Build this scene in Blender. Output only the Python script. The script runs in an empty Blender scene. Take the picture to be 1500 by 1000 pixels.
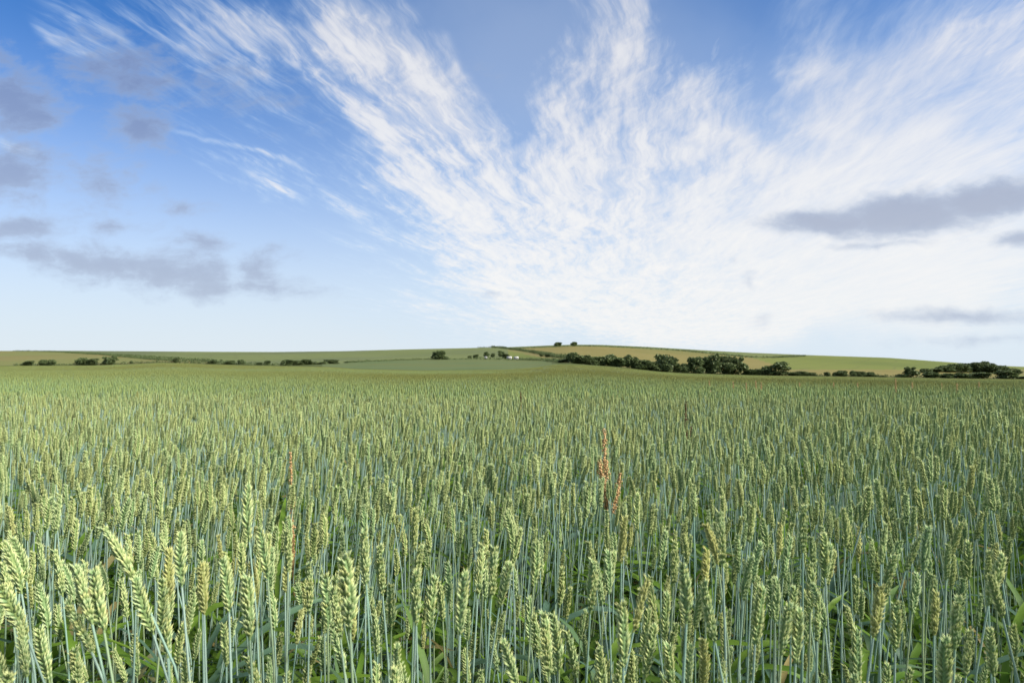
import bpy, math, random
import numpy as np
from mathutils import Vector, Matrix, Quaternion

random.seed(11)
rng = np.random.default_rng(11)
R = math.radians
scene = bpy.context.scene
col = scene.collection

# ------------------------------------------------------------------ camera
F = 1000.0                       # focal length in photo pixels (24 mm on a 36 mm wide frame, 1500 px)
ZC = 1.17                        # eye height above the soil
HORIZON = 545.0                  # photo row of the true horizon
PITCH = math.atan((HORIZON - 500.0) / F)
CP, SP = math.cos(PITCH), math.sin(PITCH)
cam_d = bpy.data.cameras.new('camera')
cam_d.sensor_width = 36.0
cam_d.lens = 24.0
cam_d.clip_start = 0.02
cam_d.clip_end = 20000.0
cam_d.dof.use_dof = True
cam_d.dof.focus_distance = 2.4
cam_d.dof.aperture_fstop = 11.0
cam = bpy.data.objects.new('camera', cam_d)
col.objects.link(cam)
cam.location = (0, 0, ZC)
cam.rotation_euler = (math.pi / 2 + PITCH, 0, 0)
scene.camera = cam

def slope(px, py):
    """photo pixel -> (x per metre forward, z per metre forward) as seen from the camera"""
    u, v = (px - 750.0) / F, (500.0 - py) / F
    k = CP - v * SP
    return u / k, (SP + v * CP) / k

# ------------------------------------------------------------------ light and sky
SUN_AZ = 110.0                    # degrees to the right of the view direction
SUN_EL = 36.0
SUN_POWER = 5.0
SKY_STRENGTH = 0.098
EXPOSURE = 0.80

scene.view_settings.view_transform = 'Standard'
scene.view_settings.look = 'None'
scene.view_settings.exposure = EXPOSURE
scene.view_settings.gamma = 1.0
scene.view_settings.use_curve_mapping = False

sun_d = bpy.data.lights.new('sun', 'SUN')
sun_d.energy = SUN_POWER
sun_d.angle = R(22.0)            # the sun shines through thin high cloud
sun_d.color = (1.0, 0.93, 0.80)
sun = bpy.data.objects.new('sun', sun_d)
col.objects.link(sun)
sun_dir = Vector((math.sin(R(SUN_AZ)) * math.cos(R(SUN_EL)), math.cos(R(SUN_AZ)) * math.cos(R(SUN_EL)), math.sin(R(SUN_EL))))
sun.rotation_euler = sun_dir.to_track_quat('Z', 'Y').to_euler()
sun.location = (60, 30, 60)

world = bpy.data.worlds.new('World')
scene.world = world
world.cycles.sampling_method = 'MANUAL'
world.cycles.sample_map_resolution = 256
world.use_nodes = True
wt = world.node_tree
wt.nodes.clear()

class NT:
    """small helper for wiring shader nodes"""
    def __init__(self, tree):
        self.t = tree
    def n(self, kind, **props):
        nd = self.t.nodes.new(kind)
        for k, v in props.items():
            setattr(nd, k, v)
        return nd
    def put(self, sock, val):
        if isinstance(val, bpy.types.NodeSocket):
            self.t.links.new(val, sock)
        else:
            sock.default_value = val
    def math(self, op, a, b=None, c=None, clamp=False):
        nd = self.n('ShaderNodeMath', operation=op, use_clamp=clamp)
        for i, v in enumerate((a, b, c)):
            if v is not None:
                self.put(nd.inputs[i], v)
        return nd.outputs[0]
    def vmath(self, op, a, b=None, out=0):
        nd = self.n('ShaderNodeVectorMath', operation=op)
        self.put(nd.inputs[0], a)
        if b is not None:
            self.put(nd.inputs[1], b)
        return nd.outputs[out]
    def smooth(self, v, lo, hi, a=0.0, b=1.0):
        nd = self.n('ShaderNodeMapRange', interpolation_type='SMOOTHSTEP')
        for i, x in enumerate((v, lo, hi, a, b)):
            self.put(nd.inputs[i], x)
        return nd.outputs[0]
    def lin(self, v, lo, hi, a=0.0, b=1.0):
        nd = self.n('ShaderNodeMapRange', interpolation_type='LINEAR')
        for i, x in enumerate((v, lo, hi, a, b)):
            self.put(nd.inputs[i], x)
        return nd.outputs[0]
    def noise(self, vec, scale, detail=4.0, rough=0.55, dist=0.0, color=False):
        nd = self.n('ShaderNodeTexNoise')
        self.put(nd.inputs['Vector'], vec)
        nd.inputs['Scale'].default_value = scale
        nd.inputs['Detail'].default_value = detail
        nd.inputs['Roughness'].default_value = rough
        nd.inputs['Distortion'].default_value = dist
        return nd.outputs['Color' if color else 'Fac']
    def mix(self, f, a, b, blend='MIX'):
        nd = self.n('ShaderNodeMix', data_type='RGBA', blend_type=blend)
        self.put(nd.inputs[0], f)
        self.put(nd.inputs[6], a)
        self.put(nd.inputs[7], b)
        return nd.outputs[2]
    def comb(self, x, y, z=0.0):
        nd = self.n('ShaderNodeCombineXYZ')
        for i, v in enumerate((x, y, z)):
            self.put(nd.inputs[i], v)
        return nd.outputs[0]

W = NT(wt)
tc = W.n('ShaderNodeTexCoord')
sep = W.n('ShaderNodeSeparateXYZ')
wt.links.new(tc.outputs['Generated'], sep.inputs[0])
dx, dy, dz = sep.outputs
sky = W.n('ShaderNodeTexSky', sky_type='NISHITA')
sky.sun_disc = False
sky.sun_elevation = R(SUN_EL)
sky.sun_rotation = R(SUN_AZ)
sky.altitude = 200.0
sky.air_density = 1.0
sky.dust_density = 0.25
sky.ozone_density = 2.0

front = W.smooth(dy, 0.02, 0.15)
ysafe = W.math('MAXIMUM', dy, 0.05)
tx = W.math('DIVIDE', dx, ysafe)
tz = W.math('DIVIDE', dz, ysafe)
tang = W.comb(tx, tz, 0.0)
zsafe = W.math('MAXIMUM', dz, 0.012)

def blob(vec, px, py, rx, ry, rot=0.0):
    """elliptical distance from a bearing/elevation in the sky, 1 at the rim"""
    sx, sz = slope(px, py)
    c, s, kx, ky = math.cos(R(rot)), math.sin(R(rot)), F / rx, F / ry
    x, z = vec
    a = W.math('MULTIPLY_ADD', x, c * kx, W.math('MULTIPLY_ADD', z, s * kx, -(c * sx + s * sz) * kx))
    b = W.math('MULTIPLY_ADD', x, -s * ky, W.math('MULTIPLY_ADD', z, c * ky, (s * sx - c * sz) * ky))
    return W.math('SQRT', W.math('MULTIPLY_ADD', a, a, W.math('MULTIPLY', b, b)))

# high streaked cirrus: a flat sheet far up, combed along one compass direction, so the streaks
# fan out from one point on the skyline
VPX = slope(930, 540)[0]
dl = math.hypot(VPX, 1.0)
ax, ay = VPX / dl, 1.0 / dl
pu = W.math('DIVIDE', dx, zsafe)
pv = W.math('DIVIDE', dy, zsafe)
along = W.math('ADD', W.math('MULTIPLY', pu, ax), W.math('MULTIPLY', pv, ay))
across = W.math('SUBTRACT', W.math('MULTIPLY', pu, ay), W.math('MULTIPLY', pv, ax))
plane = W.comb(across, along, 0.0)
warp = W.noise(plane, 0.55, 2.0, 0.45, color=True)
warpv = W.vmath('SUBTRACT', warp, (0.5, 0.5, 0.5))
warps = W.vmath('MULTIPLY', warpv, (0.34, 0.9, 0.0))
warp2 = W.noise(plane, 2.6, 3.0, 0.55, color=True)
warp2s = W.vmath('MULTIPLY', W.vmath('SUBTRACT', warp2, (0.5, 0.5, 0.5)), (0.10, 0.30, 0.0))
plane_w = W.vmath('ADD', W.vmath('ADD', plane, warps), warp2s)
broad = W.noise(W.vmath('MULTIPLY', plane_w, (4.0, 0.85, 1.0)), 1.0, 6.0, 0.58)
fine = W.noise(W.vmath('MULTIPLY', plane_w, (12.0, 1.9, 1.0)), 1.0, 6.0, 0.62, 0.3)
hair = W.noise(W.vmath('MULTIPLY', plane_w, (30.0, 4.0, 1.0)), 1.0, 4.0, 0.62, 0.4)
rp = W.n('ShaderNodeVectorRotate', rotation_type='Z_AXIS')
wt.links.new(plane_w, rp.inputs['Vector'])
rp.inputs['Angle'].default_value = R(-24)
feather = W.noise(W.vmath('MULTIPLY', rp.outputs[0], (17.0, 3.0, 1.0)), 1.0, 5.0, 0.6, 0.2)
streak = W.math('ADD', W.math('ADD', W.math('MULTIPLY', broad, 0.44), W.math('MULTIPLY', fine, 0.28)), W.math('ADD', W.math('MULTIPLY', hair, 0.16), W.math('MULTIPLY', feather, 0.12)))

lw = W.noise(tang, 9.0, 4.0, 0.55, color=True)
lwv = W.vmath('MULTIPLY', W.vmath('SUBTRACT', lw, (0.5, 0.5, 0.5)), (0.065, 0.034, 0.0))
tang_l = W.vmath('ADD', tang, lwv)
tl = W.n('ShaderNodeSeparateXYZ')
wt.links.new(tang_l, tl.inputs[0])
CIRRUS = [  # px, py, rx, ry, rot, weight : where the sheet is thick
    (300, 20, 260, 70, -18, 0.62), (450, 80, 190, 55, -40, 0.62), (590, 110, 260, 70, -46, 0.85), (640, 240, 260, 95, -40, 0.95),
    (150, 60, 90, 22, -28, 0.30), (735, 330, 230, 75, -20, 0.78), (390, 262, 110, 26, -24, 0.40),
    (890, 90, 80, 190, 4, 1.1), (870, 260, 130, 110, 10, 0.66), (980, 190, 150, 55, 60, 0.55), (1000, 330, 230, 110, 0, 0.90),
    (1330, 150, 330, 170, 12, 0.85), (1480, 60, 130, 90, 0, 0.55), (1210, 90, 110, 30, 18, 0.4),
    (1130, 400, 520, 150, 0, 1.25), (1300, 300, 420, 120, 0, 0.80), (950, 450, 330, 70, 0, 0.85), (730, 420, 110, 26, -20, 0.45),
    (640, 455, 60, 14, -8, 0.25), (400, 150, 260, 130, -30, 0.34), (740, 170, 130, 120, 0, 0.30), (1250, 180, 420, 260, 0, 0.32),
]
cw = W.noise(tang, 3.6, 4.0, 0.55, color=True)
tang_c = W.vmath('ADD', tang, W.vmath('MULTIPLY', W.vmath('SUBTRACT', cw, (0.5, 0.5, 0.5)), (0.30, 0.20, 0.0)))
tcs = W.n('ShaderNodeSeparateXYZ')
wt.links.new(tang_c, tcs.inputs[0])
tcx, tcz = tcs.outputs[:2]
cover = None
for px, py, rx, ry, rot, w in CIRRUS:
    g = W.smooth(blob((tcx, tcz), px, py, rx, ry, rot), 0.0, 1.6, w, 0.0)
    cover = g if cover is None else W.math('ADD', cover, g)
cover = W.math('MINIMUM', W.math('MULTIPLY', cover, 0.80), 1.12)
HOLES = [(720, 150, 85, 95, 10, 0.30), (1085, 120, 60, 120, -20, 0.45), (790, 40, 45, 90, 0, 0.28), (1010, 268, 60, 26, 0, 0.4), (1150, 215, 90, 28, 0, 0.35), (1000, 40, 60, 70, 0, 0.4)]
for px, py, rx, ry, rot, w in HOLES:
    cover = W.math('SUBTRACT', cover, W.smooth(blob((tcx, tcz), px, py, rx, ry, rot), 0.0, 1.5, w, 0.0))
cover = W.math('MULTIPLY', cover, front)
cover = W.math('MAXIMUM', cover, W.math('MULTIPLY', W.math('MAXIMUM', W.smooth(dz, 0.50, 0.75), W.math('SUBTRACT', 1.0, front)), 0.85))  # cirrus overhead and behind, out of view, thickened to add fill light
dens_in = W.math('ADD', W.math('MULTIPLY', cover, 0.62), W.math('MULTIPLY', W.math('SUBTRACT', streak, 0.5), W.math('MULTIPLY', W.lin(dz, 0.06, 0.34, 1.5, 4.1), W.smooth(tx, 0.22, 0.52, 1.0, 0.52))))
cirrus = W.smooth(dens_in, -0.02, 1.02)
cirrus = W.math('MULTIPLY', cirrus, W.smooth(cover, 0.02, 0.30))
WISPS = [(370, 222, 120, 5, -18, 0.55), (402, 268, 55, 10, -26, 0.7), (425, 70, 50, 14, -58, 0.7), (160, 45, 60, 9, -36, 0.55), (1050, 70, 90, 16, 62, 0.35), (1010, 150, 60, 12, 58, 0.5),
         (300, 60, 50, 10, -35, 0.5), (505, 300, 60, 12, -38, 0.55), (575, 352, 60, 9, -24, 0.55), (735, 130, 55, 24, 80, 0.22), (1190, 95, 75, 9, 16, 0.5), (1150, 185, 80, 6, 3, 0.45), (20, 215, 40, 9, -20, 0.5), (690, 400, 40, 8, -15, 0.5), (640, 455, 25, 6, -10, 0.5)]
wisp = None
for px, py, rx, ry, rot, w in WISPS:
    g = W.smooth(blob(tl.outputs[:2], px, py, rx, ry, rot), 0.1, 1.5, w, 0.0)
    wisp = g if wisp is None else W.math('MAXIMUM', wisp, g)
wisp = W.math('MULTIPLY', W.math('MULTIPLY', wisp, W.lin(W.math('ADD', fine, hair), 0.75, 1.15, 0.25, 1.2)), front)
veil = W.math('MULTIPLY', W.smooth(blob((tcx, tcz), 1230, 260, 520, 330, 0), 0.1, 1.5, 0.42, 0.0), front)
veil = W.math('MAXIMUM', veil, W.math('MULTIPLY', W.smooth(blob((tcx, tcz), 800, 90, 420, 230, 0), 0.1, 1.5, 0.40, 0.0), front))
cirrus = W.math('MULTIPLY', W.math('MAXIMUM', W.math('MAXIMUM', cirrus, wisp), W.math('ADD', veil, W.math('MULTIPLY', cirrus, 0.6))), W.lin(dz, 0.10, 0.34, 0.97, 0.82), clamp=True)

# pale haze low over the land
hz = W.smooth(dz, 0.0, 0.5, 1.0, 0.0)
hz = W.math('MULTIPLY', W.math('POWER', hz, 1.45), 0.97)

# low grey cumulus scraps, lit from behind
LOW = [  # px, py, rx, ry, rot, weight
    (20, 150, 79.5, 61, -25, 1), (185, 100, 106, 51.24, -14, 0.8), (205, 183, 65.72, 36.6, -14, 0.95), (340, 120, 116.6, 61, -12, 0.36), (5, 85, 42.4, 29.28, 0, 0.5),
    (20, 248, 68.9, 63.44, -10, 0.9), (130, 262, 95.4, 46.36, -10, 0.55), (35, 338, 79.5, 21.96, 4, 0.95), (60, 378, 95.4, 19.52, -4, 0.75), (150, 385, 137.8, 31.72, -4, 0.95),
    (250, 400, 116.6, 36.6, -8, 0.95), (380, 390, 53, 29.28, 10, 0.85), (370, 415, 74.2, 19.52, 0, 0.75), (270, 304, 44.52, 15.86, -4, 0.62), (175, 330, 58.3, 14.64, 4, 0.6),
    (290, 355, 50.88, 17.08, -6, 0.66), (215, 270, 23.32, 12.2, 0, 0.5), (450, 430, 63.6, 12.2, 0, 0.36), (720, 434, 40, 6, 0, 0.3), (680, 100, 50, 25, 0, 0.22),
    (1215, 322, 105, 22, 4, 1.05), (1330, 312, 130, 36, 4, 1.25), (1450, 292, 130, 32, 10, 1.15), (1290, 355, 110, 9, 3, 0.5), (1500, 350, 60, 16, 4, 0.85),
    (1410, 462, 150, 16, 2, 0.72), (1122, 468, 22, 12, 20, 0.30), (1098, 412, 16, 28, 15, 0.33), (1070, 382, 12, 14, 0, 0.30), (1440, 498, 130, 10, 2, 0.36),
]
low = None
for px, py, rx, ry, rot, w in LOW:
    g = W.math('MULTIPLY', W.math('SUBTRACT', 1.35, blob(tl.outputs[:2], px, py, rx, ry, rot)), w)
    low = g if low is None else W.math('MAXIMUM', low, g)
ln = W.noise(W.vmath('MULTIPLY', tang_l, (1.0, 1.9, 1.0)), 19.0, 7.0, 0.62)
lowf = W.math('ADD', low, W.math('MULTIPLY', W.math('SUBTRACT', ln, 0.5), W.smooth(tx, 0.0, 0.3, 2.0, 1.15)))
lowm = W.math('MULTIPLY', W.smooth(lowf, 0.06, 0.95), front)
lowm = W.math('MULTIPLY', lowm, W.smooth(tx, 0.0, 0.25, 0.74, 0.86))
core = W.smooth(lowf, 0.30, 1.25)

def rad(r, g, b):
    """radiance as it leaves the sky, whatever the background strength"""
    k = 1.0 / (SKY_STRENGTH * 2 ** EXPOSURE)
    return (r * k, g * k, b * k, 1)
CLOUD_WHITE = rad(0.95, 0.94, 0.925)
HAZE_COL = rad(0.75, 0.82, 0.88)
SK = SKY_STRENGTH * 2 ** EXPOSURE
sky_n = W.mix(1.0, sky.outputs[0], (0.92 * SK, 1.10 * SK, 1.30 * SK, 1), 'MULTIPLY')
gm = W.n('ShaderNodeGamma')                      # clear dry air: the blue deepens faster away from the horizon
wt.links.new(sky_n, gm.inputs[0])
gm.inputs[1].default_value = 1.08
sky_col = W.mix(1.0, gm.outputs[0], (0.28 / SK, 0.54 / SK, 0.72 / SK, 1), 'MULTIPLY')
c1 = W.mix(hz, sky_col, HAZE_COL)
thin_col = W.mix(W.smooth(cirrus, 0.05, 0.75), rad(0.62, 0.80, 1.00), CLOUD_WHITE)
c2 = W.mix(cirrus, c1, thin_col)
low_col = W.mix(core, rad(0.330, 0.430, 0.640), rad(0.205, 0.265, 0.455))
low_col = W.mix(W.math('ADD', W.math('MULTIPLY', hz, 0.42), W.smooth(tx, 0.0, 0.3, 0.0, 0.10)), low_col, HAZE_COL)
c3 = W.mix(lowm, c2, low_col)
bg = W.n('ShaderNodeBackground')
wt.links.new(c3, bg.inputs[0])
bg.inputs[1].default_value = SKY_STRENGTH
wo = W.n('ShaderNodeOutputWorld')
wt.links.new(bg.outputs[0], wo.inputs[0])
# ==== STRUCTURE

def material(name):
    m = bpy.data.materials.new(name)
    m.use_nodes = True
    t = m.node_tree
    t.nodes.clear()
    return m, NT(t)

def finish(m, N, shader, bump=None):
    out = N.n('ShaderNodeOutputMaterial')
    N.t.links.new(shader, out.inputs[0])
    return m

def plant_material(name, colour_fn, rough=0.6, translucent=0.25, spec=0.25):
    m, N = material(name)
    c = colour_fn(N)
    p = N.n('ShaderNodeBsdfPrincipled')
    N.put(p.inputs['Base Color'], c)
    p.inputs['Roughness'].default_value = rough
    p.inputs['Specular IOR Level'].default_value = spec
    sh = p.outputs[0]
    if translucent:
        tr = N.n('ShaderNodeBsdfTranslucent')
        N.put(tr.inputs[0], c)
        mx = N.n('ShaderNodeMixShader')
        mx.inputs[0].default_value = translucent
        N.t.links.new(sh, mx.inputs[1])
        N.t.links.new(tr.outputs[0], mx.inputs[2])
        sh = mx.outputs[0]
    return finish(m, N, sh)

def attr(N, name, kind='GEOMETRY'):
    a = N.n('ShaderNodeAttribute', attribute_name=name, attribute_type=kind)
    return a.outputs['Fac']

def rnd_of(N, k=1.0):
    oi = N.n('ShaderNodeObjectInfo')
    s = N.math('ADD', N.math('MULTIPLY', oi.outputs['Random'], k), attr(N, 'rnd'))
    return N.math('FRACT', s)

def ear_colour(N):
    r = N.math('FRACT', N.math('ADD', rnd_of(N, 0.9), attr(N, 'shade', 'OBJECT')))
    t = attr(N, 't')                              # 0 at the base of a floret, 1 at its tip
    tint = attr(N, 'tint', 'INSTANCER')           # patchy ripening, plus the far ears' own shading painted on by distance
    mul = lambda c: c + (1,)
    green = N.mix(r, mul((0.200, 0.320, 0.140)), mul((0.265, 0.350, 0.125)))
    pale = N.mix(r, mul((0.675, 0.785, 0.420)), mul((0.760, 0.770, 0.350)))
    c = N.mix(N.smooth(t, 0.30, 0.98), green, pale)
    r2 = N.math('FRACT', N.math('MULTIPLY', r, 7.31))
    ripe = N.mix(t, mul((0.38, 0.34, 0.09)), mul((0.66, 0.58, 0.21)))
    lib_ripe = N.math('MULTIPLY', N.smooth(r2, 0.93, 1.0, 0.0, 0.3), attr(N, 'stand', 'INSTANCER'))
    c = N.mix(N.math('MAXIMUM', lib_ripe, N.math('MULTIPLY', attr(N, 'ripe', 'OBJECT'), 0.42)), c, ripe)
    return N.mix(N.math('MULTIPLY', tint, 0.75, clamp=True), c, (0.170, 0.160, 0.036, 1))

def stem_colour(N):
    r = rnd_of(N)
    t = attr(N, 't')                              # 0 at the soil, 1 under the ear
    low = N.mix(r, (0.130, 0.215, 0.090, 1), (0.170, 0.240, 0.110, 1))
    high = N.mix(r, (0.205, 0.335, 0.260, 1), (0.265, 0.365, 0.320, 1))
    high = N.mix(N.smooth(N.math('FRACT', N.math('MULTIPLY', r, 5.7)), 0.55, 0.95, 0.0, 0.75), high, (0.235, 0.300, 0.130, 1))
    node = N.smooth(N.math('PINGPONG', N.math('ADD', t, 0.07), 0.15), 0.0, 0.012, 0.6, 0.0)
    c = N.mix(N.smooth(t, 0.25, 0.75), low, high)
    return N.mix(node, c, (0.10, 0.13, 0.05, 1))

def leaf_colour(N):
    r = rnd_of(N, 3.7)
    a = N.mix(r, (0.100, 0.205, 0.024, 1), (0.185, 0.285, 0.032, 1))
    a = N.mix(N.smooth(r, 0.62, 0.80), a, (0.105, 0.195, 0.130, 1))
    return N.mix(N.smooth(r, 0.95, 0.99, 0.0, 0.9), a, (0.34, 0.27, 0.10, 1))

M_ear = plant_material('wheat_ear', ear_colour, 0.75, 0.24, 0.12)
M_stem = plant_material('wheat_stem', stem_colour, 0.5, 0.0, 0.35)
M_leaf = plant_material('wheat_leaf', leaf_colour, 0.5, 0.42)

# ------------------------------------------------------------------ mesh tools
class Tri:
    """triangle soup with material index, floret position t and random value"""
    def __init__(self, v, f, m=None, t=None, r=None):
        self.v = np.asarray(v, float).reshape(-1, 3)
        self.f = np.asarray(f, int).reshape(-1, 3)
        self.m = np.zeros(len(self.f), int) if m is None else np.broadcast_to(np.asarray(m, int), (len(self.f),)).copy()
        self.t = np.zeros(len(self.v)) if t is None else np.broadcast_to(np.asarray(t, float), (len(self.v),)).copy()
        self.r = np.zeros(len(self.v)) if r is None else np.broadcast_to(np.asarray(r, float), (len(self.v),)).copy()
    def moved(self, mat=None, off=(0, 0, 0), r=None):
        v = self.v if mat is None else self.v @ np.asarray(mat).T
        return Tri(v + np.asarray(off), self.f, self.m, self.t, self.r if r is None else r)

def join(parts):
    n, v, f, m, t, r = 0, [], [], [], [], []
    for p in parts:
        v.append(p.v); f.append(p.f + n); m.append(p.m); t.append(p.t); r.append(p.r)
        n += len(p.v)
    return Tri(np.concatenate(v), np.concatenate(f), np.concatenate(m), np.concatenate(t), np.concatenate(r))

def mesh_of(name, tri, mats, smooth=True):
    me = bpy.data.meshes.new(name)
    nv, nf = len(tri.v), len(tri.f)
    me.vertices.add(nv)
    me.vertices.foreach_set('co', tri.v.astype(np.float32).ravel())
    me.loops.add(nf * 3)
    me.loops.foreach_set('vertex_index', tri.f.astype(np.int32).ravel())
    me.polygons.add(nf)
    me.polygons.foreach_set('loop_start', np.arange(0, nf * 3, 3, dtype=np.int32))
    me.polygons.foreach_set('material_index', tri.m.astype(np.int32))
    for mt in mats:
        me.materials.append(mt)
    for nm, arr in (('t', tri.t), ('rnd', tri.r)):
        a = me.attributes.new(nm, 'FLOAT', 'POINT')
        a.data.foreach_set('value', arr.astype(np.float32))
    me.update(calc_edges=True)
    me.validate()
    if smooth:
        me.polygons.foreach_set('use_smooth', np.ones(len(me.polygons), dtype=bool))
    return me

def rot_to(d, spin=0.0):
    """matrix turning +z to direction d, with a spin about it"""
    q = Vector((0, 0, 1)).rotation_difference(Vector(d).normalized()) @ Quaternion((0, 0, 1), spin)
    return np.array(q.to_matrix())

def tube(pts, radii, sides=5, m=0, t=None, r=0.0, cap=False):
    pts = np.asarray(pts, float)
    n = len(pts)
    v, tt = [], []
    for i in range(n):
        d = pts[min(i + 1, n - 1)] - pts[max(i - 1, 0)]
        d = d / (np.linalg.norm(d) + 1e-12)
        a = np.cross(d, (1.0, 0.0, 0.0) if abs(d[0]) < 0.8 else (0.0, 1.0, 0.0))
        a /= np.linalg.norm(a)
        b = np.cross(d, a)
        for k in range(sides):
            w = 2 * math.pi * k / sides
            v.append(pts[i] + radii[i] * (math.cos(w) * a + math.sin(w) * b))
            tt.append(i / (n - 1) if t is None else t[i])
    f = []
    for i in range(n - 1):
        for k in range(sides):
            a0, a1 = i * sides + k, i * sides + (k + 1) % sides
            f += [(a0, a1, a1 + sides), (a0, a1 + sides, a0 + sides)]
    if cap:
        for k in range(1, sides - 1):
            o = (n - 1) * sides
            f.append((o, o + k, o + k + 1))
    return Tri(v, f, m, tt, r)

def blade(length, width, droop, m=0, r=0.0, segs=6, twist=0.6):
    """a grass leaf leaving the origin along +x and bending over"""
    v, tt, f = [], [], []
    x = z = 0.0
    ang = R(62)
    for i in range(segs + 1):
        s = i / segs
        w = width * (0.55 + 0.9 * s) * (1 - s) ** 0.55 if s < 1 else 0.0
        w = max(w, width * 0.02)
        tw = twist * s
        v += [(x - w * 0.5 * math.sin(tw) * 0.4, -w * 0.5 * math.cos(tw), z - w * 0.5 * math.sin(tw)),
              (x, 0, z - w * 0.18), (x + w * 0.5 * math.sin(tw) * 0.4, w * 0.5 * math.cos(tw), z + w * 0.5 * math.sin(tw))]
        tt += [s] * 3
        x += math.cos(ang) * length / segs
        z += math.sin(ang) * length / segs
        ang -= droop / segs
        if i < segs:
            o = i * 3
            for k in (0, 1):
                f += [(o + k, o + k + 1, o + k + 4), (o + k, o + k + 4, o + k + 3)]
    return Tri(v, f, m, tt, r)

# ------------------------------------------------------------------ wheat pieces
EAR_L = 0.088
def floret(length, rad, sides=6):
    zs = [0.0, 0.20, 0.44, 0.72, 0.96, 1.30]
    rs = [0.38, 0.92, 1.0, 0.66, 0.25, 0.02]
    v, tt = [], []
    for z, r in zip(zs, rs):
        for k in range(sides):
            w = 2 * math.pi * k / sides
            keel = 1.16 if k == 0 else 1.0
            v.append((math.cos(w) * rad * r * keel * 0.95, math.sin(w) * rad * r * 0.92, z * length))
            tt.append(min(1.0, z * 0.95) ** 1.1)
    f = []
    for i in range(len(zs) - 1):
        for k in range(sides):
            a0, a1 = i * sides + k, i * sides + (k + 1) % sides
            f += [(a0, a1, a1 + sides), (a0, a1 + sides, a0 + sides)]
    return Tri(v, f, 0, tt)

def spikelet(rg, sides=6):
    """a fan of husks; the rachis is behind it on -x, the fan opens along y"""
    parts = []
    for y, tilt, L, rad, xo, zo in ((-1, 31, 0.0090, 0.00205, 0.0014, 0.0), (1, 31, 0.0090, 0.00205, 0.0014, 0.0003),
                                    (-0.42, 14, 0.0100, 0.00195, 0.0027, 0.0015), (0.45, 15, 0.0099, 0.00195, 0.0026, 0.0019), (0.0, 0, 0.0092, 0.0017, 0.0036, 0.0034)):
        fl = floret(L * rg.uniform(0.82, 1.22), rad * rg.uniform(0.85, 1.12), sides)
        d = (math.sin(R(36 + rg.uniform(-13, 13))), math.sin(R(tilt * (1 if y > 0 else -1) * (abs(y) > 0) + rg.uniform(-9, 9))), 1.0)
        parts.append(fl.moved(rot_to(d, rg.uniform(0, 6.28)), (xo, y * 0.0021, zo)))
    return join(parts)

def ear_layout(rg, bend=0.10, n=22):
    """where each spikelet of an ear sits: list of (position, direction along the ear, side angle, size)"""
    out = []
    twist = rg.uniform(-0.25, 0.25)
    for i in range(n):
        s = i / (n - 1)
        z = s * (EAR_L - 0.013)
        size = min(1.0, 0.66 + 0.34 * min(1, s / 0.22)) * (1.0 - 0.30 * max(0, (s - 0.62) / 0.38)) * rg.uniform(0.94, 1.06)
        x = bend * z * z / EAR_L
        d = (2 * bend * z / EAR_L, 0, 1)
        out.append(((x, 0, z + rg.uniform(-0.0006, 0.0006)), d, (i % 2) * math.pi + twist * s * 3 + rg.uniform(-0.34, 0.34), size * rg.uniform(0.86, 1.14)))
    z = EAR_L - 0.0115
    out.append(((bend * z * z / EAR_L, 0, z), (2 * bend, 0, 1), math.pi / 2, 0.78))
    return out

def side_matrix(d, side, size):
    return rot_to(d, side) * size

def rachis(bend):
    zs = np.linspace(-0.004, EAR_L - 0.008, 7)
    return tube([(bend * z * abs(z) / EAR_L, 0, z) for z in zs], [0.0014, 0.0026, 0.0036, 0.0038, 0.0036, 0.0028, 0.0010], 7, 0, [0.15] * 7)

SPIKELETS = [spikelet(random.Random(20 + k)) for k in range(5)]
SPIKELETS_LITE = [spikelet(random.Random(20 + k), 4) for k in range(3)]

def ear(rg, spk, bend):
    parts = [rachis(bend)]
    for pos, d, side, size in ear_layout(rg, bend):
        parts.append(rg.choice(spk).moved(side_matrix(d, side, size), pos))
    return join(parts)

def ear_mid(rg):
    """a lumpy four-rowed spike for the middle distance"""
    v, tt, f = [], [], []
    n, sides = 9, 5
    for i in range(n):
        s = i / (n - 1)
        w = 0.0072 * (0.62 + 0.38 * min(1, s / 0.2)) * (1 - 0.55 * max(0, (s - 0.6) / 0.4))
        w *= 1.18 if i % 2 else 0.74
        if i == n - 1:
            w = 0.0008
        for k in range(sides):
            a = 2 * math.pi * k / sides + (i % 2) * 0.6
            v.append((math.cos(a) * w * rg.uniform(0.85, 1.15), math.sin(a) * w * rg.uniform(0.85, 1.15), s * EAR_L))
            tt.append(0.52 if i % 2 else 0.05)
    for i in range(n - 1):
        for k in range(sides):
            a0, a1 = i * sides + k, i * sides + (k + 1) % sides
            f += [(a0, a1, a1 + sides), (a0, a1 + sides, a0 + sides)]
    return Tri(v, f, 0, tt)

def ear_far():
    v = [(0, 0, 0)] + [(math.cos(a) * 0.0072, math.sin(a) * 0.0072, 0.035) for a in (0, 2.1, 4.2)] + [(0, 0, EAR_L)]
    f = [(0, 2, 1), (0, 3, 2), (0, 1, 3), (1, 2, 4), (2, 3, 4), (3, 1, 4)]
    return Tri(v, f, 0, [0.0, 0.15, 0.15, 0.15, 0.35])  # low t darkens far ears in place of unresolved shade between husks

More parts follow.
